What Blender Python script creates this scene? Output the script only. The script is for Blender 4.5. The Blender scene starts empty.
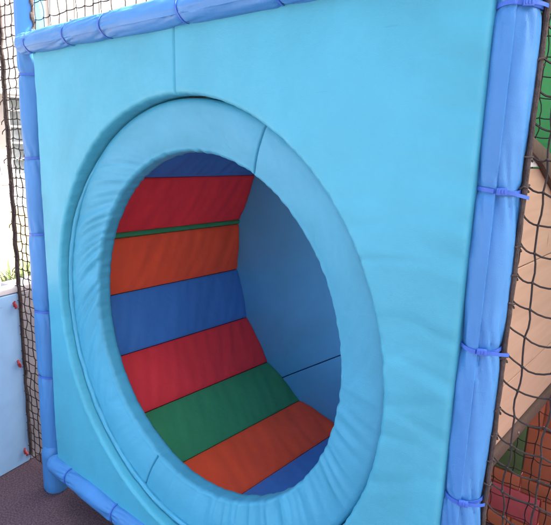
import bpy, bmesh, math, random
from mathutils import Vector, Matrix, noise
random.seed(7)
SC = bpy.context.scene
COL = SC.collection
R = math.radians
ZO = 0.165                      # height of the panel's lower edge above the floor (all shape heights below are measured from that edge)
PI = math.pi
W, H = 1.4135, 1.412              # the blue panel
CX, CZ = 0.6885, 0.656          # centre of its round opening
DX, DZ, DR, DY0, DY1 = 0.701, 0.678, 0.630, 0.108, 0.84   # the drum behind it

# ------------------------------------------------------------------ materials
def nodes(name):
    m = bpy.data.materials.new(name); m.use_nodes = True
    nt = m.node_tree
    return m, nt, nt.nodes['Principled BSDF']

def srgb(r, g, b):
    f = lambda c: (c/255/12.92) if c <= 10 else ((c/255+0.055)/1.055)**2.4
    return (f(r), f(g), f(b), 1)

def vary(nt, bsdf, col, amt, scale, coord='Object', detail=4):
    tc = nt.nodes.new('ShaderNodeTexCoord')
    n = nt.nodes.new('ShaderNodeTexNoise'); n.inputs['Scale'].default_value = scale; n.inputs['Detail'].default_value = detail
    r = nt.nodes.new('ShaderNodeValToRGB')
    r.color_ramp.elements[0].position = .3; r.color_ramp.elements[1].position = .7
    r.color_ramp.elements[0].color = tuple(c*(1-amt) for c in col[:3])+(1,)
    r.color_ramp.elements[1].color = tuple(min(1, c*(1+amt)) for c in col[:3])+(1,)
    nt.links.new(tc.outputs[coord], n.inputs['Vector'])
    nt.links.new(n.outputs['Fac'], r.inputs['Fac'])
    nt.links.new(r.outputs['Color'], bsdf.inputs['Base Color'])
    return tc, n, r

def bump(nt, bsdf, tc, layers, coord='Object'):
    prev = None
    for scale, dist, detail in layers:
        n = nt.nodes.new('ShaderNodeTexNoise'); n.inputs['Scale'].default_value = scale; n.inputs['Detail'].default_value = detail
        nt.links.new(tc.outputs[coord], n.inputs['Vector'])
        b = nt.nodes.new('ShaderNodeBump'); b.inputs['Strength'].default_value = 1.0; b.inputs['Distance'].default_value = dist
        nt.links.new(n.outputs['Fac'], b.inputs['Height'])
        if prev: nt.links.new(prev.outputs['Normal'], b.inputs['Normal'])
        prev = b
    nt.links.new(prev.outputs['Normal'], bsdf.inputs['Normal'])

def vinyl(name, col, rough=.5, amt=.05, coarse=.004, fine=.00025, wear=.10):
    m, nt, b = nodes(name)
    tc, n, r = vary(nt, b, col, amt, 5)
    L = nt.links.new
    # handling marks: soft smudges and a few thin scuffs
    n2 = nt.nodes.new('ShaderNodeTexNoise'); n2.inputs['Scale'].default_value = 2.3; n2.inputs['Detail'].default_value = 9; n2.inputs['Roughness'].default_value = .62; n2.inputs['Distortion'].default_value = .8
    r2 = nt.nodes.new('ShaderNodeValToRGB'); e = r2.color_ramp.elements
    e[0].position = .30; e[0].color = (1-wear*1.2, 1-wear*1.25, 1-wear*1.4, 1); e[1].position = .60; e[1].color = (1, 1, 1, 1)
    mp = nt.nodes.new('ShaderNodeMapping'); mp.inputs['Scale'].default_value = (3, 3, 22); mp.inputs['Rotation'].default_value = (.4, .5, .3)
    n3 = nt.nodes.new('ShaderNodeTexNoise'); n3.inputs['Scale'].default_value = 4; n3.inputs['Detail'].default_value = 6
    r3 = nt.nodes.new('ShaderNodeValToRGB'); e = r3.color_ramp.elements
    e[0].position = .68; e[0].color = (1, 1, 1, 1); e[1].position = .76; e[1].color = (1-wear*1.0,)*3+(1,)
    m1 = nt.nodes.new('ShaderNodeMix'); m1.data_type = 'RGBA'; m1.blend_type = 'MULTIPLY'; m1.inputs[0].default_value = 1
    m2 = nt.nodes.new('ShaderNodeMix'); m2.data_type = 'RGBA'; m2.blend_type = 'MULTIPLY'; m2.inputs[0].default_value = 1
    L(tc.outputs['Object'], n2.inputs['Vector']); L(n2.outputs['Fac'], r2.inputs['Fac'])
    L(tc.outputs['Object'], mp.inputs['Vector']); L(mp.outputs['Vector'], n3.inputs['Vector']); L(n3.outputs['Fac'], r3.inputs['Fac'])
    L(r.outputs['Color'], m1.inputs[6]); L(r2.outputs['Color'], m1.inputs[7])
    L(m1.outputs[2], m2.inputs[6]); L(r3.outputs['Color'], m2.inputs[7]); L(m2.outputs[2], b.inputs['Base Color'])
    rr = nt.nodes.new('ShaderNodeMapRange'); rr.inputs['To Min'].default_value = rough+.14; rr.inputs['To Max'].default_value = rough-.12
    L(n2.outputs['Fac'], rr.inputs['Value']); L(rr.outputs['Result'], b.inputs['Roughness'])
    b.inputs['Specular IOR Level'].default_value = .38
    bump(nt, b, tc, [(9, coarse, 3), (60, coarse*.14, 3), (650, fine*1.4, 2)])
    return m

def plain(name, col, rough=.6, amt=.1, scale=20, bd=.001, bs=60):
    m, nt, b = nodes(name)
    tc, n, r = vary(nt, b, col, amt, scale)
    b.inputs['Roughness'].default_value = rough
    b.inputs['Specular IOR Level'].default_value = .3
    bump(nt, b, tc, [(bs, bd, 4)])
    return m

M = {}
M['cyan']   = vinyl('cyan_vinyl', (0.06514, 0.374, 0.5023, 1), .48)
M['ring']   = vinyl('ring_vinyl', (0.05917, 0.3362, 0.4892, 1), .48)
M['bluepad']= vinyl('blue_sleeve_vinyl', (0.05516, 0.2199, 0.5037, 1), .42)
M['tie']    = vinyl('blue_nylon', (0.046, 0.1334, 0.5152, 1), .35, coarse=.0005)
M['red']    = vinyl('red_vinyl', (0.88, 0.05, 0.06, 1), .5)
M['orange'] = vinyl('orange_vinyl', (0.98, 0.117, 0.0405, 1), .5)
M['green']  = vinyl('green_vinyl', (0.045, 0.33, 0.14, 1), .5)
M['blue']   = vinyl('blue_vinyl', (0.06, 0.25, 0.66, 1), .5)
M['back']   = vinyl('back_blue_vinyl', (0.085, 0.3992, 0.7371, 1), .5)
M['dark']   = plain('dark_backing', (.03, .03, .035, 1), .8)
M['lowblue']= vinyl('pale_blue_vinyl', (0.255, 0.4644, 0.6999, 1), .5, coarse=.002, wear=.16)
M['topwhite']    = plain('white_trim_sunlit_top', (0.6072, 0.6072, 0.6072, 1), .6, .04)  # kerb and trim white, also paints the low walls' sunlit tops
M['grey']   = plain('grey_render', (0.3128, 0.3128, 0.3312, 1), .9, .12, 6, .003, 40)
M['net']    = plain('black_net_twine', (0.0255, 0.0204, 0.0204, 1), .75, .3, 80, .0008, 700)
M['rope']   = plain('brown_black_rope', (0.06375, 0.0495, 0.045, 1), .8, .35, 90, .0015, 500)
M['whitenet']= plain('white_net_twine', (.8, .78, .78, 1), .7, .05)
M['clip']   = plain('red_plastic', (.30, .03, .035, 1), .35, .1)
M['clipw']  = plain('white_plastic', (.75, .75, .75, 1), .4, .05)
M['brown']  = plain('brown_painted_timber', (0.055, 0.0341, 0.0286, 1), .65, .25, 14, .001, 90)
M['greenpad']= vinyl('bright_green_vinyl', (0.1, 0.44, 0.12, 1), .5)
M['padorange']= vinyl('faded_orange_vinyl', (0.62, 0.17, 0.08, 1), .5)
M['padred'] = vinyl('faded_red_vinyl', (0.6325, 0.115, 0.1207, 1), .5)
M['padgreen']= vinyl('faded_green_vinyl', (.13, .19, .07, 1), .5)
M['leaf']   = plain('leaf_green', (0.1012, 0.138, 0.046, 1), .6, .35, 9)
M['white']  = plain('white_render', (0.2484, 0.2254, 0.2162, 1), .9, .05, 2, .002, 60)
M['frame']  = plain('white_window_frame', (.78, .78, .77, 1), .5, .04)
M['redpost']= plain('faded_red_paint', (.55, .16, .16, 1), .5, .1)
M['bolt']   = plain('steel', (.16, .15, .15, 1), .5, .1)
M['bolt'].node_tree.nodes['Principled BSDF'].inputs['Metallic'].default_value = .9

def glass_mat():
    m, nt, b = nodes('window_glass')
    vary(nt, b, (.16, .18, .19, 1), .5, 2.5)
    b.inputs['Roughness'].default_value = .08
    return m
M['glass'] = glass_mat()

def wood_mat():
    m, nt, b = nodes('pale_plywood')
    tc = nt.nodes.new('ShaderNodeTexCoord')
    mp = nt.nodes.new('ShaderNodeMapping'); mp.inputs['Scale'].default_value = (1, 3.0, 42)
    mp.inputs['Rotation'].default_value = (R(6), 0, 0)
    n = nt.nodes.new('ShaderNodeTexNoise'); n.inputs['Scale'].default_value = 1.6; n.inputs['Detail'].default_value = 7; n.inputs['Distortion'].default_value = .5
    r = nt.nodes.new('ShaderNodeValToRGB'); e = r.color_ramp.elements
    e[0].position = .32; e[0].color = (.285, .178, .128, 1); e[1].position = .68; e[1].color = (.33, .212, .158, 1)
    mp2 = nt.nodes.new('ShaderNodeMapping'); mp2.inputs['Scale'].default_value = (1, 9, 3.2)
    v = nt.nodes.new('ShaderNodeTexVoronoi'); v.inputs['Scale'].default_value = 1.7
    kr = nt.nodes.new('ShaderNodeValToRGB'); k = kr.color_ramp.elements
    k[0].position = .02; k[0].color = (.45, .45, .45, 1); k[1].position = .10; k[1].color = (1, 1, 1, 1)
    mx = nt.nodes.new('ShaderNodeMix'); mx.data_type = 'RGBA'; mx.blend_type = 'MULTIPLY'; mx.inputs[0].default_value = 1
    L = nt.links.new
    L(tc.outputs['Object'], mp.inputs['Vector']); L(mp.outputs['Vector'], n.inputs['Vector']); L(n.outputs['Fac'], r.inputs['Fac'])
    L(tc.outputs['Object'], mp2.inputs['Vector']); L(mp2.outputs['Vector'], v.inputs['Vector']); L(v.outputs['Distance'], kr.inputs['Fac'])
    L(r.outputs['Color'], mx.inputs[6]); L(kr.outputs['Color'], mx.inputs[7]); L(mx.outputs[2], b.inputs['Base Color'])
    b.inputs['Roughness'].default_value = .6
    return m
M['wood'] = wood_mat()

def ground_mat(name, a, c, scale, rough=.95, bd=.003, bscale=300, big=.25):
    m, nt, b = nodes(name)
    tc = nt.nodes.new('ShaderNodeTexCoord')
    n = nt.nodes.new('ShaderNodeTexNoise'); n.inputs['Scale'].default_value = scale; n.inputs['Detail'].default_value = 3
    r = nt.nodes.new('ShaderNodeValToRGB'); e = r.color_ramp.elements
    e[0].position = .38; e[0].color = a; e[1].position = .64; e[1].color = c
    n2 = nt.nodes.new('ShaderNodeTexNoise'); n2.inputs['Scale'].default_value = 3; n2.inputs['Detail'].default_value = 5
    r2 = nt.nodes.new('ShaderNodeValToRGB'); f = r2.color_ramp.elements
    f[0].position = .3; f[0].color = (1-big,)*3+(1,); f[1].position = .7; f[1].color = (1, 1, 1, 1)
    mx = nt.nodes.new('ShaderNodeMix'); mx.data_type = 'RGBA'; mx.blend_type = 'MULTIPLY'; mx.inputs[0].default_value = 1
    L = nt.links.new
    for q in (n, n2): L(tc.outputs['Object'], q.inputs['Vector'])
    L(n.outputs['Fac'], r.inputs['Fac']); L(n2.outputs['Fac'], r2.inputs['Fac'])
    L(r.outputs['Color'], mx.inputs[6]); L(r2.outputs['Color'], mx.inputs[7]); L(mx.outputs[2], b.inputs['Base Color'])
    b.inputs['Roughness'].default_value = rough
    b.inputs['Specular IOR Level'].default_value = .15
    bump(nt, b, tc, [(bscale, bd, 3)])
    return m
M['carpet'] = ground_mat('purple_brown_carpet', (.066, .042, .055, 1), (.124, .086, .104, 1), 170, bd=.004, bscale=260)
M['sand']   = ground_mat('yellow_sand', (.165, .135, .072, 1), (.20, .165, .095, 1), 30, bd=.004, bscale=60)
M['pave']   = ground_mat('pale_paving', (.21, .205, .20, 1), (.27, .265, .255, 1), 40, bd=.002, bscale=60)

# ------------------------------------------------------------------ mesh helpers
class MB:
    def __init__(s): s.v = []; s.f = []
    def grid(s, fn, nu, nv, cu=False, cv=False):
        b = len(s.v)
        for i in range(nu):
            for j in range(nv): s.v.append(tuple(fn(i, j)))
        for i in range(nu if cu else nu-1):
            for j in range(nv if cv else nv-1):
                i2, j2 = (i+1) % nu, (j+1) % nv
                s.f.append((b+i*nv+j, b+i2*nv+j, b+i2*nv+j2, b+i*nv+j2))
        return s
    def tube(s, pts, r, n=6, caps=True, rfn=None):
        pts = [Vector(p) for p in pts]; m = len(pts); b = len(s.v)
        t0 = (pts[1]-pts[0]).normalized()
        up = Vector((0, 0, 1)) if abs(t0.z) < .9 else Vector((1, 0, 0))
        a = t0.cross(up).normalized()
        for i, p in enumerate(pts):
            t = (pts[min(i+1, m-1)]-pts[max(i-1, 0)]).normalized()
            a = (a - t*a.dot(t)).normalized(); c = t.cross(a)
            for k in range(n):
                th = 2*PI*k/n; rr = rfn(i, th) if rfn else r
                s.v.append(tuple(p + (a*math.cos(th)+c*math.sin(th))*rr))
        for i in range(m-1):
            for k in range(n):
                k2 = (k+1) % n
                s.f.append((b+i*n+k, b+i*n+k2, b+(i+1)*n+k2, b+(i+1)*n+k))
        if caps:
            s.f.append(tuple(b+k for k in reversed(range(n)))); s.f.append(tuple(b+(m-1)*n+k for k in range(n)))
        return s
    def box(s, c, d, mat=None, bev=0):
        bm = bmesh.new(); bmesh.ops.create_cube(bm, size=1)
        for v in bm.verts: v.co = Vector((v.co.x*d[0], v.co.y*d[1], v.co.z*d[2]))
        if bev: bmesh.ops.bevel(bm, geom=bm.edges[:], offset=bev, segments=2, affect='EDGES', profile=.6)
        if mat: bm.transform(mat)
        bmesh.ops.translate(bm, verts=bm.verts, vec=c)
        s.add_bm(bm); return s
    def ico(s, c, r, sub=1, sc=(1, 1, 1)):
        bm = bmesh.new(); bmesh.ops.create_icosphere(bm, subdivisions=sub, radius=r)
        for v in bm.verts: v.co = Vector((v.co.x*sc[0]+c[0], v.co.y*sc[1]+c[1], v.co.z*sc[2]+c[2]))
        s.add_bm(bm); return s
    def add_bm(s, bm):
        b = len(s.v); bm.verts.ensure_lookup_table(); bm.verts.index_update()
        s.v += [tuple(v.co) for v in bm.verts]
        s.f += [tuple(b+v.index for v in f.verts) for f in bm.faces]
        bm.free()
    def prism(s, poly, ax, a0, a1, bev=0):
        """polygon in the plane across axis ax (0 = X: (y,z), 1 = Y: (x,z)) extruded from a0 to a1"""
        bm = bmesh.new()
        mk = (lambda p, a: (a, p[0], p[1])) if ax == 0 else (lambda p, a: (p[0], a, p[1]))
        v0 = [bm.verts.new(mk(p, a0)) for p in poly]; v1 = [bm.verts.new(mk(p, a1)) for p in poly]
        n = len(poly)
        bm.faces.new(v0); bm.faces.new(v1[::-1])
        for i in range(n): bm.faces.new((v0[i], v1[i], v1[(i+1) % n], v0[(i+1) % n]))
        bmesh.ops.recalc_face_normals(bm, faces=bm.faces)
        if bev: bmesh.ops.bevel(bm, geom=bm.edges[:], offset=bev, segments=2, affect='EDGES', profile=.6)
        s.add_bm(bm); return s
    def build(s, name, mat, parent=None, base=None, smooth=True, sharp=35):
        """one mesh object; base (or the parent's place) becomes its origin"""
        o0 = Vector(base) if base is not None else (Vector(parent['base3']) if parent is not None and 'base3' in parent else Vector((0, 0, 0)))
        me = bpy.data.meshes.new(name)
        me.from_pydata([(x-o0.x, y-o0.y, z-o0.z) for x, y, z in s.v], [], s.f)
        bm = bmesh.new(); bm.from_mesh(me)
        bmesh.ops.recalc_face_normals(bm, faces=bm.faces)
        bm.to_mesh(me); bm.free()
        me.materials.append(mat)
        if smooth:
            me.polygons.foreach_set('use_smooth', [True]*len(me.polygons))
            me.set_sharp_from_angle(angle=R(sharp))
        o = bpy.data.objects.new(name, me); COL.objects.link(o)
        o['base3'] = list(o0)
        if parent is not None: o.parent = parent
        else: o.location = (o0.x, o0.y, o0.z+ZO)
        return o

def tag(o, label=None, cat=None, group=None, kind=None):
    if label: o['label'] = label
    if cat: o['category'] = cat
    if group: o['group'] = group
    if kind: o['kind'] = kind
    return o

BASES = {}
def thing(name, base, label, cat, group=None):
    o = bpy.data.objects.new(name, None); COL.objects.link(o)
    o.location = (base[0], base[1], base[2]+ZO); o.empty_display_size = .1
    o['base3'] = list(base)
    return tag(o, label, cat, group, 'thing')

def nz(x, y, z): return noise.noise(Vector((x, y, z)))

# ------------------------------------------------------------------ ground
g = MB(); g.grid(lambda i, j: (-2.4+i*8.4/20, -7+j*11/20, -ZO), 21, 21)
tag(g.build('play_floor', M['carpet'], base=(0, 0, -ZO)), kind='structure')
g = MB(); g.grid(lambda i, j: (-400+i*80, -400+j*80, -ZO-.012), 11, 11)
tag(g.build('paving_ground', M['pave'], base=(0, 0, -ZO-.012)), kind='structure')

# direction of the view to the far left, used to lay out what stands outside
def far(az, d): return (1.727-math.sin(R(az))*d, -.834+math.cos(R(az))*d)
g = MB()
ax, ay = far(67, 1); ux, uy = -math.sin(R(67)), math.cos(R(67)); vx, vy = -uy, ux     # u away from the camera, v sideways
P0 = (1.727, -.834)
def uv(d, s): return (P0[0]+ux*d+vx*s*-1, P0[1]+uy*d+vy*s*-1)
def sandv(i, j):
    x, y = uv(5.2+i*(11.9-5.2)/10, -9+j*1.8); return (x, y, -ZO-.004)
g.grid(sandv, 11, 11)
tag(g.build('sand_ground', M['sand'], base=(0, 0, -ZO-.004)), kind='structure')
rotz = Matrix.Rotation(math.atan2(vy, vx), 4, 'Z')
x, y = uv(12.1, 0)
k = MB().box((x, y, -ZO+.05), (19, .28, .13), rotz, .02)
tag(k.build('kerb', M['topwhite'], base=(x, y, -ZO)), kind='structure')

# ------------------------------------------------------------------ the panel with its round opening
R1 = 0.595
panel = thing('play_wall', (W/2, 0, 0), 'large light blue padded vinyl panel with a big round opening', 'padded panel')
def square_r(th):
    """distance from the opening's centre to the panel's rounded outline"""
    c, s_ = math.cos(th), math.sin(th)
    ts = []
    if c > 1e-6: ts.append((W-CX)/c)
    if c < -1e-6: ts.append(-CX/c)
    if s_ > 1e-6: ts.append((H-CZ)/s_)
    if s_ < -1e-6: ts.append(-CZ/s_)
    return min(ts)
def half_panel(lo, hi, name, label):
    # finer spacing beside the two seams and the four corners
    ths = set()
    n = 400
    for i in range(n+1): ths.add(round(lo+(hi-lo)*i/n, 5))
    for d in (.0015, .003, .0055, .009, .016):
        ths.add(round(lo+d, 5)); ths.add(round(hi-d, 5))
    for qx, qz in ((W, H), (0, H), (0, 0), (W, 0)):
        a = math.atan2(qz-CZ, qx-CX)
        for a2 in (a, a+2*PI, a-2*PI):
            if lo < a2 < hi:
                for d in (-.012, -.006, 0, .006, .012): ths.add(round(a2+d, 5))
    ths = sorted(ths)
    rows = []   # (kind, parameter)
    for yy in (.075, .06, .045, .03, .02): rows.append(('lip', yy))
    for q in range(1, 7): rows.append(('lipround', q/6))
    NR = 34
    for q in range(1, NR): rows.append(('face', q/NR))
    for q in range(0, 7): rows.append(('edge', q/6))
    rows.append(('side', .05)); rows.append(('side', .065))
    rl, re = .011, .012
    def fn(i, j):
        th = ths[i]; kind, t = rows[j]
        c, s_ = math.cos(th), math.sin(th)
        RS = square_r(th)
        edge_d = min(abs(th-lo), abs(th-hi))
        if kind == 'lip': r, y = R1, t
        elif kind == 'lipround':
            a = t*PI/2; r, y = R1+rl*(1-math.cos(a)), rl*(1-math.sin(a))
        elif kind == 'face':
            r = (R1+rl)+(RS-re-R1-rl)*t; y = 0
        elif kind == 'edge':
            a = t*PI/2; r, y = RS-re+re*math.sin(a), re*(1-math.cos(a))
        else: r, y = RS, t
        x, z = CX+r*c, CZ+r*s_
        if kind in ('face', 'edge', 'lipround'):
            y += .0035*nz(x*3.1, z*3.1, 1.7)                                    # slack cover
            de = min(W-x, 1)                                                    # puckers along the right edge
            if x > CX:
                rid = max(0, .42-abs(nz(3.0+x*.9, z*11+x*2.0, 5.1))*1.9)
                y += .0085*math.exp(-(de/.085)**2)*rid
                y += .0030*math.exp(-(de/.10)**2)*nz(3.0, z*17+x*3, 5.1)
                lowz = 1 if z < .9 else math.exp(-((z-.9)/.2)**2)
                y += .0065*math.exp(-((x-1.24)/.13)**2)*max(0, .40-abs(nz(x*2.2+z*2, z*10-x*2.5, 9.0))*2.1)*lowz
            rid = max(0, .35-abs(nz(x*1.3+4, z*2.0+x*1.1, 12.0))*2.4)
            y += .0030*rid
            dl = x
            y += .0016*math.exp(-(dl/.05)**2)*nz(8.0, z*24, 2.1)
        if kind in ('lip', 'lipround'):                                         # gathered fabric on the rounded lip
            y += .0022*nz(th*20, 2.2, 0)
            rr = .0016*nz(th*26, y*25, 4.0)+.0011*nz(th*60, y*30, 7.0)
            x += rr*c; z += rr*s_
        pinch = math.exp(-(edge_d*r/.0035)**2)
        y += .0045*pinch
        if edge_d < 1e-4: x = CX
        return (x, y, z)
    mb = MB(); mb.grid(fn, len(ths), len(rows))
    o = mb.build(name, M['cyan'], panel, sharp=60)
    return o
half_panel(-PI/2, PI/2, 'panel_cover', None)
half_panel(PI/2, 3*PI/2, 'panel_cover', None)
# plywood carcass of the panel: four battens behind the cover, clear of the opening
b = MB()
b.box((W/2, .085, H-.03), (W-.06, .03, .04)); b.box((W/2, .085, .03), (W-.06, .03, .04))
b.box((.03, .085, H/2), (.04, .03, H-.12)); b.box((W-.03, .085, H/2), (.04, .03, H-.12))
b.box((CX, .085, 1.314), (.10, .03, .130))  # extra batten behind the top seam, added to block a light leak
b.build('panel_frame', M['brown'], panel)

# ------------------------------------------------------------------ the drum: ring cushion, coloured staves, back
drum = thing('play_drum', (CX, .45, DZ-DR), 'round crawl-in drum lined with red, orange, blue and green bands behind the panel', 'play drum')
R2 = 0.4635
SEAMS = [R(64), R(180+69.5)]
ro = R1-.0015
def ring():
    prof = []
    prof.append((R1+.032, .0790)); prof.append((ro-.003, .0780)); prof.append((ro-.003, .055)); prof.append((ro-.0045, .041)); prof.append((ro-.010, .0375))
    NR = 20
    for q in range(NR+1):
        t = q/NR
        r = ro-.018+(R2+.011-ro+.018)*t
        y = .036+.020*t-.0045*math.sin(PI*t)
        prof.append((r, y))
    for q in range(1, 8):
        a = q/7*PI/2
        prof.append((R2+.011-.011*math.sin(a), .056+.014*(1-math.cos(a))))
    for y in (.082, .092, .101): prof.append((R2, y))
    prof += [(R2+.006, .107), (R2+.03, .109), (ro-.02, .109), (ro-.004, .10)]
    TH = set(round(2*PI*i/640, 5) for i in range(640))
    for sa in SEAMS:
        for d in (-.016, -.011, -.0075, -.005, -.003, -.0015, 0, .0015, .003, .005, .0075, .011, .016): TH.add(round((sa+d) % (2*PI), 5))
    TH = sorted(TH); NT = len(TH)
    def fn(i, j):
        th = TH[i]; r, y = prof[j]
        t = (ro-r)/(ro-R2)
        thd = math.degrees(th) % 360
        # folds pulled by the edge binding: strong on the left and lower right, faint on top
        A = .0011+.0090*math.exp(-((thd-165)/32)**2)+.0054*math.exp(-((thd-305)/38)**2)+.0034*math.exp(-((thd-350)/22)**2)
        k = min(1, max(0, t*1.6))*min(1, max(0, (1.12-t)*3))
        sh = th+.34*t if thd < 220 else th-.05*t
        f = .5-abs(nz(sh*13, 3.3+t*.35, 1.0))*2.2+.45*nz(sh*30, 9.1+t*.6, 4.0)
        if y < .09: y -= A*k*f
        rr = 0
        if t > .9: rr = .0030*nz(th*24, y*16, 3.0)+.0009*nz(th*60, y*24, 6.0)
        y += .0016*nz(th*3, t*2, 0)
        for sa in SEAMS:
            d = math.atan2(math.sin(th-sa), math.cos(th-sa))*r
            if y < .0585: y += .0065*math.exp(-(d/.0022)**2)+.0022*math.exp(-(d/.012)**2)
            if t > .9: rr += .0008*math.exp(-(d/.003)**2)
        r += rr
        return (CX+r*math.cos(th), y, CZ+r*math.sin(th))
    m = MB(); m.grid(fn, NT, len(prof), cu=True)
    return m.build('ring_cushion', M['ring'], drum, sharp=70)
rc = ring()
N0, N1 = 78, 210
def pipe_tuck(i): return max(0, (104-i)/26, (i-188)/22)
pts = [(CX+(ro-.010)*math.cos(2*PI*i/240), .0335+.0016*nz(i*.25, 0, 0)+.016*pipe_tuck(i), CZ+(ro-.010)*math.sin(2*PI*i/240)) for i in range(N0, N1+1)]
MB().tube(pts, .0078, 10, True, lambda i, th: (.0078+.0012*nz(i*.7, th, 2))*(1-.55*min(1, pipe_tuck(i+N0)))).build('piping', M['ring'], rc)

def dp(a, r, y): return Vector((DX+r*math.cos(R(a)), y, DZ+r*math.sin(R(a))))
def stave(a0, a1, mat, label=None, seed=0, puff=.007):
    p0, p1 = dp(a0, DR, 0), dp(a1, DR, 0)
    mid = (p0+p1)/2; inn = (Vector((DX, 0, DZ))-mid).normalized(); t = (p1-p0); L = t.length; t.normalize()
    NU, NV = 15, 84
    m = MB()
    g_ = .0006
    us = [0, .012, .03, .06, .11, .18, .28, .40, .5, .6, .72, .82, .89, .94, .97, .988, 1]
    def fn(i, j):
        u = us[i]; v = j/(NV-1); y = DY0+(DY1-DY0)*v
        e = min(u, 1-u)*L
        h = puff*.6*(1-math.exp(-e/.005)) + .006*math.sin(PI*u) - .0035
        w = min(1, e/.02)
        h += w*(.0072*(.5-abs(nz(seed*7.7+u*.9, y*15+u*2.2, seed)))+.0036*nz(seed*3.1+u*1.3, y*34+u*3, seed+2))-.003*w
        h -= .0015*math.exp(-(min(v, 1-v)*(DY1-DY0)/.008)**2)
        p = p0+t*(g_+(L-2*g_)*u)+inn*h
        return (p.x, y, p.z)
    m.grid(fn, len(us), NV)
    # closed back
    b0 = len(m.v); n = len(us)
    q0, q1 = p0+t*g_-inn*.03, p1-t*g_-inn*.03
    for q in (q0, q1):
        m.v.append((q.x, DY0, q.z)); m.v.append((q.x, DY1, q.z))
    A0, A1, B0, B1 = b0, b0+1, b0+2, b0+3
    m.f.append((A0, A1, B1, B0))
    m.f.append(tuple([i*NV for i in range(n)]+[B0, A0]))
    m.f.append(tuple([i*NV+NV-1 for i in range(n)]+[B1, A1]))
    m.f.append(tuple([j for j in range(NV)]+[A1, A0]))
    m.f.append(tuple([(n-1)*NV+j for j in range(NV)]+[B1, B0]))
    o = m.build('band', M[mat], drum, sharp=50)
    if label: o['label'] = label
A = 147.2; STEP = 20.0
seq = {7: 'red', 8: 'orange', 9: 'blue', 10: 'red', 11: 'green', 12: 'orange', 13: 'blue', 14: 'red', 15: 'green', 16: 'orange', 17: 'blue',
       0: 'red', 1: 'green', 2: 'orange', 3: 'blue', 4: 'red', 5: 'green', 6: 'blue'}
for i in range(18):
    a0 = 7.2+20*i; a1 = a0+20
    c = seq[i]
    if i == 7: a1 -= .5
    if i == 8: a0 += 1.3
    stave(a0, a1, c, '%s band of the drum lining' % c, i+1)
stave(166.7, 168.5, 'green', 'narrow green strip between the red and orange bands', 30, .002)
# outer shell
m = MB(); NS = 72
m.grid(lambda i, j: (DX+(.667 if j in (0, 1) else .675)*math.cos(2*PI*i/NS), (DY0+.004, DY1+.05)[j in (1, 2)], DZ+(.667 if j in (0, 1) else .675)*math.sin(2*PI*i/NS)), NS, 4, True, True)
m.grid(lambda i, j: (DX+(.0, .6668, .6668, .0)[j]*math.cos(2*PI*i/NS), (DY1+.052, DY1+.052, DY1+.058, DY1+.058)[j], DZ+(.0, .6668, .6668, .0)[j]*math.sin(2*PI*i/NS)), NS, 4, True)  # dark end disc added behind the back pads to stop light leaks
m.build('drum_shell', M['dark'], drum)
# padded back in two pieces, parted by a seam that runs across it
sp = Vector((.262*1.4, .123*1.4)); sd = Vector((math.cos(R(32.6)), math.sin(R(32.6)))); sn = Vector((-sd.y, sd.x))
poly = [Vector((DX+(DR+.028)*math.cos(R(7.2+20*i)), DZ+(DR+.028)*math.sin(R(7.2+20*i)))) for i in range(18)]
def clip(poly, sign, gap):
    out = []; n = len(poly)
    f = lambda p: sign*(p-sp).dot(sn)-gap
    for i in range(n):
        a, b_ = poly[i], poly[(i+1) % n]; fa, fb = f(a), f(b_)
        if fa >= 0: out.append(a)
        if fa*fb < 0: out.append(a+(b_-a)*(fa/(fa-fb)))
    return out
for sg in (1, -1):
    pl = clip(poly, sg, .0012)
    MB().prism([(p.x, p.y) for p in pl], 1, DY1+.002, DY1+.045, .006).build('back_pad', M['back'], drum)
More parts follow.
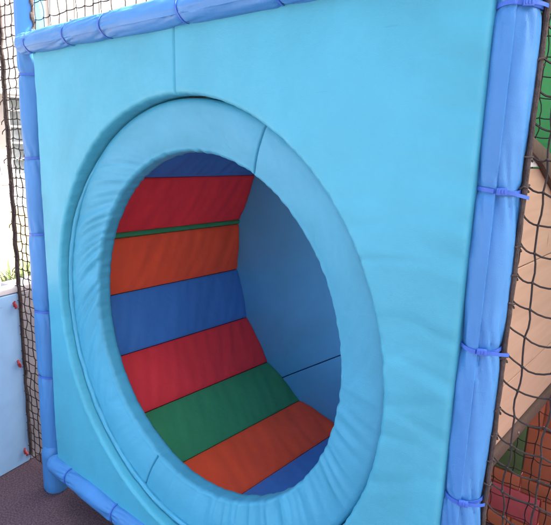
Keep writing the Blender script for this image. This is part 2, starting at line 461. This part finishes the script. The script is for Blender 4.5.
# ------------------------------------------------------------------ sleeves, ties, posts and rails
def axis_frame(d):
    d = Vector(d).normalized()
    if abs(d.z) > .9: a = Vector((1, 0, 0))
    else: a = Vector((0, 0, 1))
    a = (a-d*a.dot(d)).normalized()
    return d, a, d.cross(a)
def sleeve(name, p0, p1, r, ties, seam, parent, seed=0, lap=.0045, mat='bluepad', puff=.0012, wr=1.0):
    """foam tube in a vinyl sleeve: pinched at every tie, creased beside it, its flap lapped along one line"""
    p0, p1 = Vector(p0), Vector(p1); d, a, c = axis_frame(p1-p0); L = (p1-p0).length
    ss = set()
    n = int(L/.022)
    for i in range(n+1): ss.add(round(L*i/n, 5))
    for t in ties:
        for q in (-.05, -.035, -.024, -.016, -.010, -.006, -.003, 0, .003, .006, .010, .016, .024, .035, .05):
            if 0 <= t+q <= L: ss.add(round(t+q, 5))
    ss = sorted(ss); NT = 72
    ths = [2*PI*k/NT for k in range(NT)]+[2*PI-.02]
    ths = [th for th in ths]+[]
    m = MB()
    def fn(i, j):
        s_ = ss[i]; th = ths[j]
        rr = r
        dmin = min([abs(s_-t) for t in ties]+[1])
        pinch = sum(math.exp(-((s_-t)/.009)**2) for t in ties)
        rr -= .0050*pinch*(r/.04)
        rr += puff*(1-math.exp(-dmin/.03))
        crease = math.exp(-dmin/.055)
        sg = min(ties or [9], key=lambda t: abs(s_-t))
        tw = (s_-sg)*9
        rr -= wr*.0115*crease*(1-min(1, pinch))*max(0, .55-2.2*abs(nz(th*1.5+tw+seed, sg*3, seed+3)))
        rr += wr*.0034*crease*(1-min(1, pinch))*nz(th*3.4+seed, s_*9, seed+6)
        rr -= wr*.0040*max(0, .30-abs(nz(math.cos(th)*1.1+seed, math.sin(th)*1.1+s_*2.5, s_*4.5+seed))*2.0)
        rr += wr*.0018*nz(math.cos(th)*1.6+seed, math.sin(th)*1.6, s_*7+seed*3)
        rr += lap*(th/(2*PI))                     # the flap stands proud along its edge
        ed = min(s_, L-s_); rr -= .010*math.exp(-ed/.006)
        ang = th+seam
        p = p0+d*s_+(a*math.cos(ang)+c*math.sin(ang))*rr
        return tuple(p)
    m.grid(fn, len(ss), len(ths), False, True)
    nn = len(ths); m.f.append(tuple(range(nn))); m.f.append(tuple((len(ss)-1)*nn+k for k in range(nn)))
    return m.build(name, M[mat], parent, sharp=45)

def cable_tie(p, d, r, parent, head_dir, tail=True, w=.0065, seed=0, seam=0, lap=.0045):
    """a nylon cable tie round the sleeve with its locking head and cut tail"""
    p = Vector(p); d, a, c = axis_frame(d)
    rv = random.Random(seed*13+5)
    hd = Vector(head_dir); hd = (hd-d*hd.dot(d)).normalized(); hd.rotate(Matrix.Rotation(rv.uniform(-.22, .22), 3, d)); side = d.cross(hd)
    d0 = d; tl = rv.uniform(.020, .036); droop = rv.uniform(-.010, .008)
    m = MB(); N = 60
    prof = [(0, -w/2), (.0016, -w/2), (.0016, w/2), (0, w/2)]
    def fn(i, j):
        th = 2*PI*i/N; q = prof[j]
        s_ = q[1]+.0022*math.sin(th*2+seed)
        return tuple(p+d*s_+(a*math.cos(th)+c*math.sin(th))*(r-.0040*(r/.04)+.0009+lap*(((th-seam) % (2*PI))/(2*PI))+q[0]+.0004*nz(th*2, seed, 0)))
    m.grid(fn, N, 4, True, True)
    o = m.build('cable_tie', M['tie'], parent, sharp=40)
    hm = MB()
    rot = Matrix((side, d, hd)).transposed().to_4x4()
    hp = p+hd*(r+.0035)
    hm.box(hp, (.0155, .0105, .006), rot, .0012)
    for q in (-.0042, 0, .0042):
        hm.box(hp+side*q+hd*.0033, (.0018, .0062, .0016), rot, .0003)
    h = hm.build('tie_head', M['tie'], o)
    if tail:
        tm = MB(); pts = []
        for i in range(9):
            t = i/8
            pts.append(hp+side*(.0075+tl*t)-hd*(.012*t*t)+d*droop*t)
        b0 = len(tm.v)
        for q in pts:
            for (s1, s2) in ((-1, -1), (1, -1), (1, 1), (-1, 1)):
                tm.v.append(tuple(q+d*s1*w*.42+hd*s2*.0007))
        for i in range(8):
            for k_ in range(4):
                k2 = (k_+1) % 4; tm.f.append((b0+i*4+k_, b0+i*4+k2, b0+i*4+4+k2, b0+i*4+4+k_))
        tm.f.append((b0, b0+1, b0+2, b0+3)); tm.f.append(tuple(b0+32+k_ for k_ in range(4)))
        tm.build('tie_tail', M['tie'], o)
    return o

TZ = [1.86, 1.60, 1.345, 1.079, .8215, .545, .298]
TOP = 2.05
def post(x, y, r, label, ties, seam, head, pinch_tail, seed, bottom):
    root = thing('padded_post', (x, y, -ZO), label, 'padded post', 'blue padded posts')
    MB().tube([(x, y, -ZO), (x, y, TOP+.02)], r*.55, 16).build('steel_tube', M['bolt'], root)
    sleeve('foam_sleeve', (x, y, bottom), (x, y, TOP), r, [t-bottom for t in ties], seam, root, seed)
    for q, t in enumerate(ties):
        cable_tie((x, y, t), (0, 0, 1), r, root, head, pinch_tail, seed=seed+q, seam=seam)
    return root
PRX, PRY, PR = 1.4395, .040, .0322
PLX, PLY = -.088, .040
pr = post(PRX, PRY, PR, 'near blue padded post between the panel edge and the coarse black net', TZ+[.03], R(-78), (.42, -.9, 0), True, 3, -ZO+.004)
pl = post(PLX, PLY, .043, 'far blue padded post at the panel edge beside the pale blue low wall', [t for t in TZ], R(150), (-.5, .8, 0), False, 11, -.03)
# floor collar of the left post and the boot over the rail joint
sleeve('floor_collar', (PLX+.006, .030, -ZO-.012), (PLX+.006, .030, .022), .0405, [], R(100), pl, 21, wr=1.6)
def rail(z, y, r, label, x0, x1, ties, seam, seed):
    root = thing('padded_rail', (x0, y, z), label, 'padded rail', 'blue padded rails')
    MB().tube([(x0, y, z), (x1, y, z)], r*.55, 16).build('steel_tube', M['bolt'], root)
    sleeve('foam_sleeve', (x0, y, z), (x1, y, z), r, [t-x0 for t in ties], seam, root, seed, .0012)
    for q, t in enumerate(ties):
        cable_tie((t, y, z), (1, 0, 0), r, root, (0, .25, 1), False, seed=seed+q, seam=seam, lap=.0012, w=.005)
    return root
rail(1.428, -.006, .0315, 'upper blue padded rail running along the top of the panel', -.055, 1.385, [.02, .25, .437, .742, 1.02, 1.30], R(120), 31)
rail(-.018, .002, .0335, 'lower blue padded rail running along the bottom of the panel near the floor', -.030, 1.385, [.105, .388, .67, .95, 1.23], R(200), 41)
# ------------------------------------------------------------------ nets
def net(name, O, U, V, nu, nv, du, dv, rad, label, mat, jit=.004, sag=.10, seed=0, edge_rope=None, knots=True, bulge=0.0, group='safety nets', lean=0.0, sides=5, rope_r=.0055, lace=None, first=None, lift=0.0):
    O, U, V = Vector(O), Vector(U).normalized(), Vector(V).normalized(); N = U.cross(V)
    root = thing(name, O+U*(nu*du/2), label, 'safety net', group)
    rnd = random.Random(seed)
    P = {}
    for i in range(nu+1):
        for j in range(nv+1):
            e = min(i, nu-i, j, nv-j)
            k = 1 if e > 0 else .35
            b = bulge*math.sin(PI*i/nu)*math.sin(PI*j/nv)
            P[i, j] = O+U*((i*du if first is None else (0 if i == 0 else first+(i-1)*du))+rnd.uniform(-1, 1)*jit*k+lean*j*dv)+V*(j*dv+(lift if i == 0 else 0)+rnd.uniform(-1, 1)*jit*k)+N*(rnd.uniform(-1, 1)*jit*1.2*k+b)
    m = MB()
    down = Vector((0, 0, -1))
    for j in range(nv+1):                    # rows, each cell hanging a little
        pts = []
        for i in range(nu):
            a, b = P[i, j], P[i+1, j]; s_ = sag*du*rnd.uniform(.5, 1.4); w = N*rnd.uniform(-.1, .1)*du
            for q in range(4):
                t = q/4; pts.append(a.lerp(b, t)+(down*s_+w)*4*t*(1-t)+N*math.sin(2*PI*t)*.02*du)
        pts.append(P[nu, j]); m.tube(pts, rad, sides, True)
    for i in range(nu+1):
        pts = []
        for j in range(nv):
            a, b = P[i, j], P[i, j+1]; w = U*rnd.uniform(-.08, .08)*du+N*rnd.uniform(-.08, .08)*du
            for q in range(3):
                t = q/3; pts.append(a.lerp(b, t)+w*4*t*(1-t))
        pts.append(P[i, nv]); m.tube(pts, rad, sides, True)
    if knots:
        for p in P.values():
            m.ico(p+N*rad*.3, rad*1.75, 1, (1.15, 1.15, .95))
    m.build('netting', M[mat], root)
    if edge_rope:
        em = MB()
        for (pa, pb, wob) in edge_rope:
            pa, pb = Vector(pa), Vector(pb); n = max(8, int((pb-pa).length/.02)); pts = []
            for q in range(n+1):
                t = q/n
                pts.append(pa.lerp(pb, t)+N*wob*nz(t*n*.35, seed, 1)+U*wob*nz(t*n*.3, seed+5, 2))
            em.tube(pts, rope_r, 8, True, lambda i, th: rope_r*(1+.12*math.sin(i*1.9+th*2)+.25*max(0, nz(i*.45, seed, 8))))
        if lace: lace(em)
        em.build('edge_rope', M['rope'], root)
    return root
NY = .052
def lace_post(lm):
    rr = random.Random(4)
    for j in range(0, 44):
        z = -.125+.0463*j
        if rr.random() < .75:
            pts = [Vector((1.4745+.0075*math.cos(t), NY-.006+.0075*math.sin(t), z+.006*t/6.3*(1+rr.random()))) for t in [q*.7 for q in range(10)]]
            lm.tube(pts, .0017, 5)
        if rr.random() < .35:
            lm.ico((1.4680, NY-.004, z+.012), .0052, 1, (.9, 1, 2.2+rr.random()))
def lace_wall(lm):
    rr = random.Random(4)
    for j in range(0, 58):
        z = -.135+.0345*j
        if rr.random() < .8:
            pts = [Vector((-.332+.008*math.cos(t), NY-.002+.008*math.sin(t), z+.008*t/6.3)) for t in [q*.8 for q in range(8)]]
            lm.tube(pts, .0018, 5)
        if rr.random() < .3:
            lm.tube([(-.334, NY-.006, z), (-.345-.008*rr.random(), NY-.012, z-.012), (-.346, NY-.014, z-.022)], .0018, 5)
def lace_rail(lm):
    rr = random.Random(4)
    for j in range(0, 30):
        x = -.035+.0478*j
        pts = [Vector((x+.010*t/6.3, .030+.008*math.cos(t), 1.463+.008*math.sin(t))) for t in [q*.8 for q in range(9)]]
        lm.tube(pts, .0017, 5)
    for j in range(0, 12):
        z = 1.47+.0475*j
        lm.ico((-.040, .026, z), .009, 1, (.9, .8, 2.0))
# coarse net right of the near post
rn = net('safety_net', (1.475, NY, -.125), (1, 0, 0), (0, 0, 1), 26, 44, .0475, .0463, .00165, 'coarse black safety net laced to the near post on its right', 'net',
    .0035, .10, 5, [((1.4768, NY-.008, -.16), (1.4768, NY-.008, 1.98), .0012), ((1.4715, NY-.002, -.16), (1.4715, NY-.002, 1.98), .0035)], True, .012, rope_r=.0040, lace=lace_post, first=.0275, lift=.014)
# fine net between far post and the low wall
ln = net('safety_net', (-.330, NY, -.135), (1, 0, 0), (0, 0, 1), 5, 58, .042, .0345, .0019, 'narrow black safety net between the far post and the pale blue low wall', 'net',
    .003, .10, 8, [((-.334, NY-.004, -.14), (-.334, NY-.004, 1.9), .004), ((-.328, NY+.002, -.14), (-.328, NY+.002, 1.9), .005)], True, .0, rope_r=.0042, lace=lace_wall)
# net over the top rail
un = net('safety_net', (-.035, .036, 1.462), (1, 0, 0), (0, 0, 1), 30, 12, .0478, .0475, .0016, 'black safety net stretched above the upper blue rail', 'net',
    .004, .08, 12, [((-.04, .030, 1.463), (1.40, .030, 1.463), .003), ((-.038, .030, 1.46), (-.038, .030, 2.03), .004)], True, .0, rope_r=.0042, lace=lace_rail)
# deeper net behind the right bay
net('safety_net', (1.18, .93, -.12), (1, 0, 0), (0, 0, 1), 14, 40, .058, .057, .0017, 'fine black safety net hanging before the patchwork padded wall', 'net', .004, .08, 15, None, True, .0, sides=4)

# ------------------------------------------------------------------ low wall on the left, its net and clips
A0, A1 = Vector((-.332, .050)), Vector((.05, -1.58))
dw = (A1-A0).normalized(); nw = Vector((-dw.y, dw.x))
if nw.x > 0: nw = -nw                      # nw points away from the floor, to the outside
def wall_poly(p, q, th): return [p, q, q+nw*th, p+nw*th]
def vertical(poly, z0, z1, bev):
    bm = bmesh.new()
    a = [bm.verts.new((p.x, p.y, z0)) for p in poly]; b_ = [bm.verts.new((p.x, p.y, z1)) for p in poly]
    n = len(poly); bm.faces.new(a); bm.faces.new(b_)
    for i in range(n): bm.faces.new((a[i], a[(i+1) % n], b_[(i+1) % n], b_[i]))
    bmesh.ops.recalc_face_normals(bm, faces=bm.faces)
    if bev: bmesh.ops.bevel(bm, geom=bm.edges[:], offset=bev, segments=3, affect='EDGES', profile=.6)
    m = MB(); m.add_bm(bm); return m
WT = .578
lw = thing('low_wall', ((A0.x+A1.x)/2, (A0.y+A1.y)/2, -ZO), 'low pale blue padded wall with its sunlit top painted white along the floor at left', 'low wall')
vertical(wall_poly(A0, A1, .05), -ZO, WT-.022, .008).build('wall_pad', M['lowblue'], lw)
vertical(wall_poly(A0-dw*.0, A1, .055), WT-.020, WT+.004, .006).build('painted_sunlit_top', M['topwhite'], lw)  # white strip stands in for sunlight on the wall top
G0 = A0-dw*.003+nw*.002; G1 = A0-dw*2.4+nw*.012
gw = thing('low_wall', ((G0.x+G1.x)/2, (G0.y+G1.y)/2, -ZO), 'low grey rendered wall with its sunlit top painted white behind the narrow black net', 'low wall')
vertical(wall_poly(G0, G1, .10), -ZO, WT-.022, .006).build('wall_face', M['grey'], gw)
vertical(wall_poly(G0, G1, .11), WT-.020, WT+.004, .006).build('painted_sunlit_top', M['topwhite'], gw)  # sunlight on the grey wall's top, painted as a white strip
c0 = A0+dw*.02+nw*.03
net('safety_net', (c0.x, c0.y, WT+.006), (dw.x, dw.y, 0), (0, 0, 1), 26, 24, .05, .048, .0010, 'thin white safety net standing on the pale blue low wall', 'whitenet', .003, .07, 19, None, True, 0, sides=4)

clip0 = thing('net_clip', (-.326, .030, .512), 'red and white net clip at the top of the pale blue wall end', 'net clip', 'red clips on the net edge rope')
def clip_mesh(o):
    x, y, z = o['base3']
    m = MB(); m.tube([(x-.016, y, z+.004), (x-.004, y-.006, z+.010), (x+.010, y-.004, z+.006), (x+.014, y, z-.006), (x+.004, y, z-.012)], .0048, 8)
    m.box((x+.001, y-.004, z), (.013, .008, .011), Matrix.Rotation(.5, 4, 'Y'), .002)
    m.tube([(x+.004, y-.006, z+.002), (x+.014, y-.010, z+.012), (x+.016, y-.006, z+.020)], .0032, 7)
    m.build('clip_body', M['clip'], o)
    m = MB(); m.tube([(x-.006, y-.004, z-.008), (x-.018, y-.008, z-.018), (x-.024, y-.008, z-.026)], .0034, 7)
    return m.build('clip_strap', M['clip'], o)
st = clip_mesh(clip0)
clips = [clip0]
for (z, rz, lab) in ((.272, .5, 'plain red net clip halfway down the edge of the narrow black net'), (-.118, -.4, 'red net clip at floor level at the foot of the edge rope')):
    c = clip0.copy(); COL.objects.link(c); c['label'] = lab
    c.location = (-.326, .030, z+ZO); c.rotation_euler = (0, rz, 0)
    for ch in clip0.children:
        q = ch.copy(); COL.objects.link(q); q.parent = c
    clips.append(c)
m = MB(); x, y, z = clip0['base3']
m.tube([(x-.004, y-.008, z-.006), (x-.016, y-.014, z-.016), (x-.026, y-.012, z-.022)], .0065, 8)
m.build('clip_tag', M['clipw'], clip0)

# ------------------------------------------------------------------ side boards of the drum bay
sw = thing('plywood_wall', (1.446, .5, .55), 'pale plywood side wall of boards with a brown bottom rail behind the coarse net', 'plywood wall')
Y0, Y1 = .085, .97
for (z0, z1) in ((.590, .7085), (.7110, .936), (.9385, 1.112)):
    MB().box((1.443, (Y0+Y1)/2, (z0+z1)/2), (.014, Y1-Y0, z1-z0), None, .0012).build('board', M['wood'], sw, smooth=False)
MB().box((1.443, (Y0+Y1)/2, 1.122), (.014, Y1-Y0, .014), None, .0012).build('white_edge', M['topwhite'], sw)
MB().box((1.447, (Y0+Y1)/2, .573), (.024, Y1-Y0, .028), None, .005).build('bottom_rail', M['brown'], sw)
MB().ico((1.4595, .27, .573), .0036, 2, (.6, 1, 1)).build('screw', M['bolt'], sw)
MB().prism([(.085, 1.170), (.142, 1.158), (.267, 1.131), (.45, 1.060), (.45, .985), (.298, 1.071), (.187, 1.119), (.085, 1.148)], 0, 1.4505, 1.462, .004).build('sloping_brace', M['brown'], sw)
ow = thing('plywood_wall', (-.048, .5, 0), 'unseen plywood side wall added to block sun on the far flank of the drum', 'plywood wall')  # unseen mirror of the near side, added to keep sun off the left floor
for (z0, z1) in ((-.10, .40), (.4025, .90), (.9025, 1.374)):
    MB().box((-.030, .54, (z0+z1)/2), (.014, .86, z1-z0), None, .0012).build('board', M['wood'], ow, smooth=False)
# green wall deep in the right bay, above; patchwork wall below it
def pads(name, x0, x1, z0, z1, y, mat, parent, bev=.012):
    return MB().box(((x0+x1)/2, y, (z0+z1)/2), (x1-x0-.004, .05, z1-z0-.004), None, bev).build(name, M[mat], parent)
gp = thing('green_wall', (1.9, 1.0, .62), 'bright green padded wall above the plywood side wall behind the net', 'padded wall')
for (x0, x1) in ((.58, 1.90), (1.90, 2.60), (2.60, 3.3)): pads('wall_pad', x0, x1, .62, 3.0, 1.0, 'greenpad', gp)  # height and width extended out of view to block the sun
pw = thing('patchwork_wall', (1.7, 1.0, -ZO), 'low patchwork wall of faded red, orange and green pads below the plywood', 'padded wall')
for (z0, z1, xs, c) in ((-ZO, -.105, (.95, 1.30, 1.75, 2.2, 2.6), ('padorange', 'padorange', 'padred', 'padorange')),
                        (-.105, .005, (.95, 1.385, 1.75, 2.1, 2.6), ('padred', 'padorange', 'padgreen', 'padred')),
                        (.005, .062, (.95, 1.315, 1.75, 2.1, 2.6), ('padorange', 'padorange', 'padgreen', 'padred')),
                        (.062, .25, (.95, 1.315, 1.55, 1.9, 2.6), ('padgreen', 'padorange', 'padred', 'padorange')),
                        (.25, .60, (.95, 1.36, 1.6, 2.0, 2.6), ('padorange', 'padorange', 'padgreen', 'padred'))):
    for q in range(len(xs)-1):
        o = pads('wall_pad', xs[q], xs[q+1], z0, z1, 1.0, c[q], pw, .006)
        o['label'] = c[q][3:]+' pad of the patchwork wall'

# ------------------------------------------------------------------ outside, beyond the low wall
def leaf_clump(name, x, y, n, h, label, seed, group):
    rnd = random.Random(seed)
    root = thing(name, (x, y, -ZO), label, 'plant', group)
    m = MB()
    for q in range(n):
        a = rnd.uniform(0, 2*PI); hh = h*rnd.uniform(.55, 1); ln_ = rnd.uniform(.1, .35)*h; w = rnd.uniform(.015, .03)
        bx, by = x+rnd.gauss(0, .10), y+rnd.gauss(0, .10)
        ca, sa = math.cos(a), math.sin(a); b0 = len(m.v)
        for s_ in range(7):
            t = s_/6; ww = w*(math.sin(PI*min(1, t*.9+.12)))
            px, py, pz = bx+ca*ln_*t*t, by+sa*ln_*t*t, -ZO+hh*(t-.18*t*t*rnd.uniform(.6, 1.3))
            m.v.append((px-sa*ww, py+ca*ww, pz)); m.v.append((px+ca*ww*.3, py+sa*ww*.3, pz-ww*.3)); m.v.append((px+sa*ww, py-ca*ww, pz))
        for s_ in range(6):
            k_ = b0+s_*3
            m.f.append((k_, k_+1, k_+4, k_+3)); m.f.append((k_+1, k_+2, k_+5, k_+4))
    m.build('leaves', M['leaf'], root, sharp=80)
    return root
for q, (d, s_, h, n, lab) in enumerate([(4.6, .10, .50, 46, 'tall spiky green plant nearest the frame edge beyond the low wall'),
                                 (4.9, -.30, .40, 34, 'low spiky green plant seen through the narrow net'),
                                 (4.8, .55, .46, 40, 'spiky green plant outside the white net beyond the low wall')]):
    x, y = uv(d, s_)
    leaf_clump('spiky_plant', x, y, n, h, lab, 50+q, 'spiky plants on the sand')

def far_building():
    D = 18.0; root = None
    x, y = uv(D, 0)
    root = thing('white_building', (x, y, -ZO), 'long white building with a glazed ground floor across the sand', 'building')
    def bx(mb, s0, s1, z0, z1, d0, d1, bev=0):
        cx, cy = uv((d0+d1)/2, (s0+s1)/2)
        mb.box((cx, cy, (z0+z1)/2-ZO), (s1-s0, d1-d0, z1-z0), rotz, bev)
    m = MB(); bx(m, -9, 24, 2.6, 9.5, D, D+6); bx(m, -9, 24, 0, .28, D, D+6)
    s_ = -9.0
    while s_ < 24: bx(m, s_-.14, s_+.14, .28, 2.6, D, D+.5); s_ += 3.0
    m.build('wall', M['white'], root, smooth=False)
    m = MB(); bx(m, -9.2, 24.2, 9.5, 9.75, D-.3, D+6.2); m.build('roof', M['topwhite'], root, smooth=False)
    m = MB(); bx(m, -9, 24, 2.62, 2.78, D-.5, D-.002); m.build('canopy', M['topwhite'], root, smooth=False)
    for q in range(11):
        a = -9+3*q+.145; b_ = a+2.71
        f = MB()
        for z in (.31, .78, 1.25, 1.72, 2.19, 2.57): bx(f, a, b_, z-.028, z+.028, D+.05, D+.12)
        for i in range(7): c = a+(b_-a)*i/6; bx(f, c-.028, c+.028, .35, 2.5, D+.045, D+.125)
        w = f.build('window', M['frame'], root, smooth=False)
        gl = MB(); bx(gl, a+.01, b_-.01, .33, 2.52, D+.15, D+.17); gl.build('pane', M['glass'], w, smooth=False)
    # upper windows
    for q in range(10):
        a = -7.6+3*q
        f = MB(); bx(f, a, a+1.5, 4.6, 4.68, D-.04, D-.002); bx(f, a, a+1.5, 6.1, 6.18, D-.04, D-.002)
        bx(f, a, a+.08, 4.683, 6.097, D-.04, D-.002); bx(f, a+1.42, a+1.5, 4.683, 6.097, D-.04, D-.002); bx(f, a+.71, a+.79, 4.683, 6.097, D-.04, D-.002)
        w = f.build('window', M['frame'], root, smooth=False)
        gl = MB(); bx(gl, a+.085, a+1.415, 4.686, 6.094, D-.02, D-.004); gl.build('pane', M['white'], w, smooth=False)
far_building()

# ------------------------------------------------------------------ light
SUN_AZ, SUN_EL = 45.0, 50.0          # azimuth from +Y (into the drum) towards +X
sdir = Vector((math.sin(R(SUN_AZ))*math.cos(R(SUN_EL)), math.cos(R(SUN_AZ))*math.cos(R(SUN_EL)), math.sin(R(SUN_EL))))
su = bpy.data.lights.new('sun', 'SUN'); su.energy = 5.0; su.angle = R(.5); su.color = (1, .95, .87)
so = bpy.data.objects.new('sun', su); COL.objects.link(so); so.location = sdir*20
so.rotation_euler = (-sdir).to_track_quat('-Z', 'Y').to_euler()
wd = bpy.data.worlds.new('World'); SC.world = wd; wd.use_nodes = True
nt = wd.node_tree; bg = nt.nodes['Background']
sky = nt.nodes.new('ShaderNodeTexSky'); sky.sky_type = 'NISHITA'; sky.sun_disc = False
sky.sun_elevation = R(SUN_EL); sky.sun_rotation = R(SUN_AZ)
sky.air_density = .6; sky.dust_density = 9.0; sky.ozone_density = .5
nt.links.new(sky.outputs['Color'], bg.inputs['Color']); bg.inputs['Strength'].default_value = .12

# ------------------------------------------------------------------ camera
cam = bpy.data.cameras.new('camera'); co = bpy.data.objects.new('camera', cam); COL.objects.link(co)
rt, up, fw = Vector((.75686, .65291, .02957)), Vector((-.15738, .13815, .97783)), Vector((-.63435, .74473, -.20731))
mt = Matrix((rt, up, -fw)).transposed().to_4x4(); mt.translation = Vector((1.72679, -.83433, 1.1324+ZO))
co.matrix_world = mt
cam.sensor_fit = 'HORIZONTAL'; cam.sensor_width = 36; cam.lens = 536.136/551*36
cam.clip_start = .02; cam.clip_end = 2000
SC.camera = co
vs = SC.view_settings
vs.view_transform = 'Standard'; vs.look = 'None'; vs.gamma = 1; vs.use_curve_mapping = False; vs.exposure = 2.97
SC.render.engine = 'CYCLES'
SC.cycles.max_bounces = 8; SC.cycles.diffuse_bounces = 5
for o in bpy.data.objects:
    if 'base3' in o: del o['base3']
